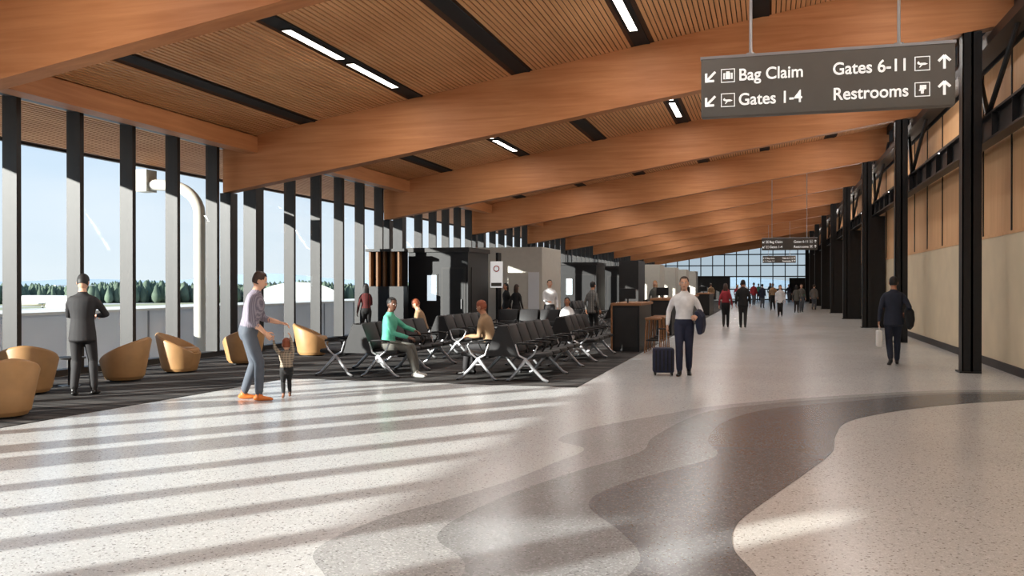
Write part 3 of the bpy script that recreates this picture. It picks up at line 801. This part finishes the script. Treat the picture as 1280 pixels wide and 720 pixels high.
person('man_in_navy_suit', (2.49, 19.93), (.0, 1), 1.82, 'tan', navy2, navy2, shoeb, 'black', jacket=True, wl=(-.27, .02, .88), wr=(.26, .16, 1.04), ar=(.08, .14, .09), al=(-.07, -.14, .13), heel=(0, .4),
       coat=(blk, 0), bag=(M['white'], 1))
person('woman_in_red_top', (-1.58, 35.6), (0, 1), 1.70, 'light', redc, blk, shoeb, 'brown', longhair=True, female=True, ar=(.08, .15, .09), al=(-.07, -.12, .12), vox=.02)
person('man_in_black_jacket', (-.92, 35.3), (0, 1), 1.84, 'tan', blk, suit, shoeb, 'black', jacket=True, ar=(.08, -.12, .11), al=(-.08, .14, .09), vox=.02)
sitk = dict(pelvis=(0, 0, .57), kneehint=(0, .3, 1))
person('seated_man_in_teal_sweater', (-6.58, 14.9), (1, .05), 1.80, 'dark', teal, grey, shoew, 'black', ar=(.13, .56, .09), al=(-.10, .50, .09), lean=4, headyaw=-30, wr=(.14, .42, .70), wl=(-.24, .42, .80), hintL=(-1, 0, -.5), gz=.008, **sitk)
person('seated_man_reading', (-7.52, 19.1), (-1, -.1), 1.72, 'light', tanc, grey, shoeb, 'red', ar=(.12, .46, .09), al=(-.12, .46, .09), lean=18, headpitch=25, wr=(.12, .38, .80), wl=(-.12, .38, .80), gz=.008, vox=.018, **sitk)
person('seated_man_in_tan_shirt', (-4.82, 15.5), (-1, .2), 1.76, 'tan', tanc, suit, shoeb, 'red', ar=(.12, .46, .09), al=(-.12, .48, .09), lean=16, headpitch=15, wr=(.14, .38, .72), wl=(-.14, .38, .72), gz=.008, **sitk)
person('seated_woman_in_white', (-5.3, 24.12), (.05, -1), 1.66, 'tan', white, blk, shoeb, 'black', female=True, longhair=True, ar=(.10, .46, .09), al=(-.10, .46, .09), lean=8, wr=(.12, .32, .74), wl=(-.12, .32, .74), gz=.008, vox=.02, **sitk)
person('woman_in_red_plaid', (-11.3, 24.0), (-.6, .8), 1.68, 'dark', rb, blk, shoeb, 'black', female=True, longhair=True, wr=(.10, .3, 1.1), gz=.008, vox=.018)
person('man_in_white_shirt', (-6.75, 28), (.4, -.9), 1.80, 'light', white, suit, shoeb, 'grey', wr=(.1, .3, 1.1), gz=.008, vox=.02)
person('woman_in_black', (-8.75, 29.9), (-.7, -.7), 1.70, 'tan', blk, blk, shoeb, 'black', female=True, longhair=True, gz=.008, vox=.02)
person('woman_in_black', (-8.25, 29.4), (.2, 1), 1.66, 'light', blk, suit, shoeb, 'brown', female=True, longhair=True, gz=.008, vox=.02)
person('woman_in_check_coat', (-5.2, 27.2), (.4, .9), 1.74, 'tan', coatp, blk, shoeb, 'black', female=True, jacket=True, gz=.008, vox=.02)
tops = [blk, redc, white, suit, navy, tanc, grey, coatp, teal]
far = [(-3.9, 44), (-2.2, 50), (-1.6, 58), (-2.7, 62), (-.4, 66), (.3, 60), (1.6, 55), (1.9, 56), (2.4, 70), (.9, 76), (-1.1, 74), (-2.0, 83), (.2, 88), (1.8, 85), (-4.2, 70), (-4.4, 36.5), (2.9, 62), (-.9, 92), (1.2, 94), (-2.3, 72), (.6, 48)]
for i, (x, y) in enumerate(far):
    fd = (random.uniform(-.3, .3), random.choice((1, -1)))
    st = random.uniform(.06, .16)
    fem = i % 3 == 0
    person('walking_woman' if fem else 'walking_man', (x, y), fd, random.uniform(1.62, 1.84), random.choice(('light', 'tan', 'dark')), tops[i % len(tops)], (suit, jeans, blk)[i % 3], shoeb, random.choice(('brown', 'black', 'grey', 'blond')),
           female=fem, longhair=fem, jacket=i % 2 == 0, ar=(.08, st, .09), al=(-.08, -st, .11), vox=.03, gz=.008 if x < -2.95 else 0)

mb = MB()
mb.rbox(-.19, .19, -.12, .12, .05, .50, .035, navy)
for i in range(5): mb.box(-.15+i*.07, -.13+i*.07, -.126, -.12, .09, .46, blk)
for sx in (-1, 1):
    for sy in (-1, 1): mb.tube([(sx*.15-.012, sy*.09, .028), (sx*.15+.012, sy*.09, .028)], .028, M['rubber'], 12, 0); mb.box(sx*.15-.018, sx*.15+.018, sy*.09-.01, sy*.09+.01, .03, .07, M['rubber'])
    mb.tube([(sx*.07, .09, .49), (sx*.07, .09, .84)], .008, M['alu'], 8, 0)
mb.tube([(-.085, .09, .84), (.085, .09, .84)], .013, M['rubber'], 8, 1)
o = mb.build('rolling_suitcase', True); o.location = (-1.84, 16.5, .001); o.rotation_euler = (0, 0, .2)

# ------------------------------------------------------------------ light
w = bpy.data.worlds.new('sky'); scene.world = w; w.use_nodes = True
N, L = w.node_tree.nodes, w.node_tree.links; bg = N['Background']
tc = N.new('ShaderNodeTexCoord'); sp = N.new('ShaderNodeSeparateXYZ'); L.new(tc.outputs['Generated'], sp.inputs[0])
r = N.new('ShaderNodeValToRGB'); e = r.color_ramp.elements
e[0].position = 0; e[0].color = lin((208, 214, 218))+(1,); e[1].position = 1; e[1].color = lin((92, 142, 206))+(1,)
k = e.new(.08); k.color = lin((198, 209, 220))+(1,); k = e.new(.25); k.color = lin((162, 190, 218))+(1,)
L.new(sp.outputs[2], r.inputs[0])
mp = N.new('ShaderNodeMapping'); mp.inputs['Scale'].default_value = (1, 1, 4); L.new(tc.outputs['Generated'], mp.inputs[0])
n = N.new('ShaderNodeTexNoise'); n.inputs['Scale'].default_value = 3.2; n.inputs['Detail'].default_value = 7; L.new(mp.outputs[0], n.inputs['Vector'])
r2 = N.new('ShaderNodeValToRGB'); r2.color_ramp.elements[0].position = .42; r2.color_ramp.elements[1].position = .75
r2.color_ramp.elements[1].color = (.6, .6, .6, 1); L.new(n.outputs['Fac'], r2.inputs[0])
mx = N.new('ShaderNodeMix'); mx.data_type = 'RGBA'; mx.inputs[7].default_value = (.70, .72, .75, 1)
L.new(r2.outputs[0], mx.inputs[0]); L.new(r.outputs[0], mx.inputs[6]); L.new(mx.outputs[2], bg.inputs[0]); bg.inputs[1].default_value = 1.42
sun = bpy.data.lights.new('sun', 'SUN'); sun.energy = 15; sun.angle = math.radians(.5); sun.color = (1, .95, .87)
so = bpy.data.objects.new('sun', sun); scene.collection.objects.link(so)
d = V((1, 1.2, -math.tan(math.radians(13.5))*1.56)); so.rotation_euler = d.to_track_quat('-Z', 'Y').to_euler()
for s, en in ((-7.48, 95), (-2.5, 95), (2.3, 75)):  # last row has no fixture: fill light added to brighten the right wall
    for cy in beamsY[:-1]:
        if cy > 75 or (s > 0 and cy > 50): continue
        a = bpy.data.lights.new('ceiling_lamp_and_fill_light', 'AREA'); a.shape = 'RECTANGLE'; a.size = .3; a.size_y = 4.4; a.energy = en; a.color = (1, .985, .96)
        ao = bpy.data.objects.new('ceiling_lamp_and_fill_light', a); scene.collection.objects.link(ao); ao.location = (s, cy+5.7, ceil_z(s)-.05)
for cy in beamsY[:-1]:  # uplight fixtures and their lamps are added to brighten ceiling and beams
    if cy > 75: continue
    mb = MB(); mb.box(gx-.06, gx+.06, cy+2.4, cy+6.8, 4.80, 4.87, M['dark']); mb.box(gx-.045, gx+.045, cy+2.45, cy+6.75, 4.87, 4.875, M['lamp']); mb.build('added_uplight_fixture', False)
    a = bpy.data.lights.new('added_ceiling_fill_light', 'AREA'); a.shape = 'RECTANGLE'; a.size = .1; a.size_y = 4.3; a.energy = 125; a.color = (1, .97, .93)
    ao = bpy.data.objects.new('added_ceiling_fill_light', a); scene.collection.objects.link(ao); ao.location = (gx, cy+4.6, 4.89); ao.rotation_euler = V((-1, 0, .75)).to_track_quat('-Z', 'Y').to_euler()

cam = bpy.data.cameras.new('camera'); cam.sensor_width = 36; cam.lens = 31.5; cam.clip_end = 6000
co = bpy.data.objects.new('camera', cam); scene.collection.objects.link(co)
co.location = (0, 0, 1.65); co.rotation_euler = (math.radians(90-.205), 0, math.radians(15.95))
scene.camera = co
scene.view_settings.view_transform = 'Standard'
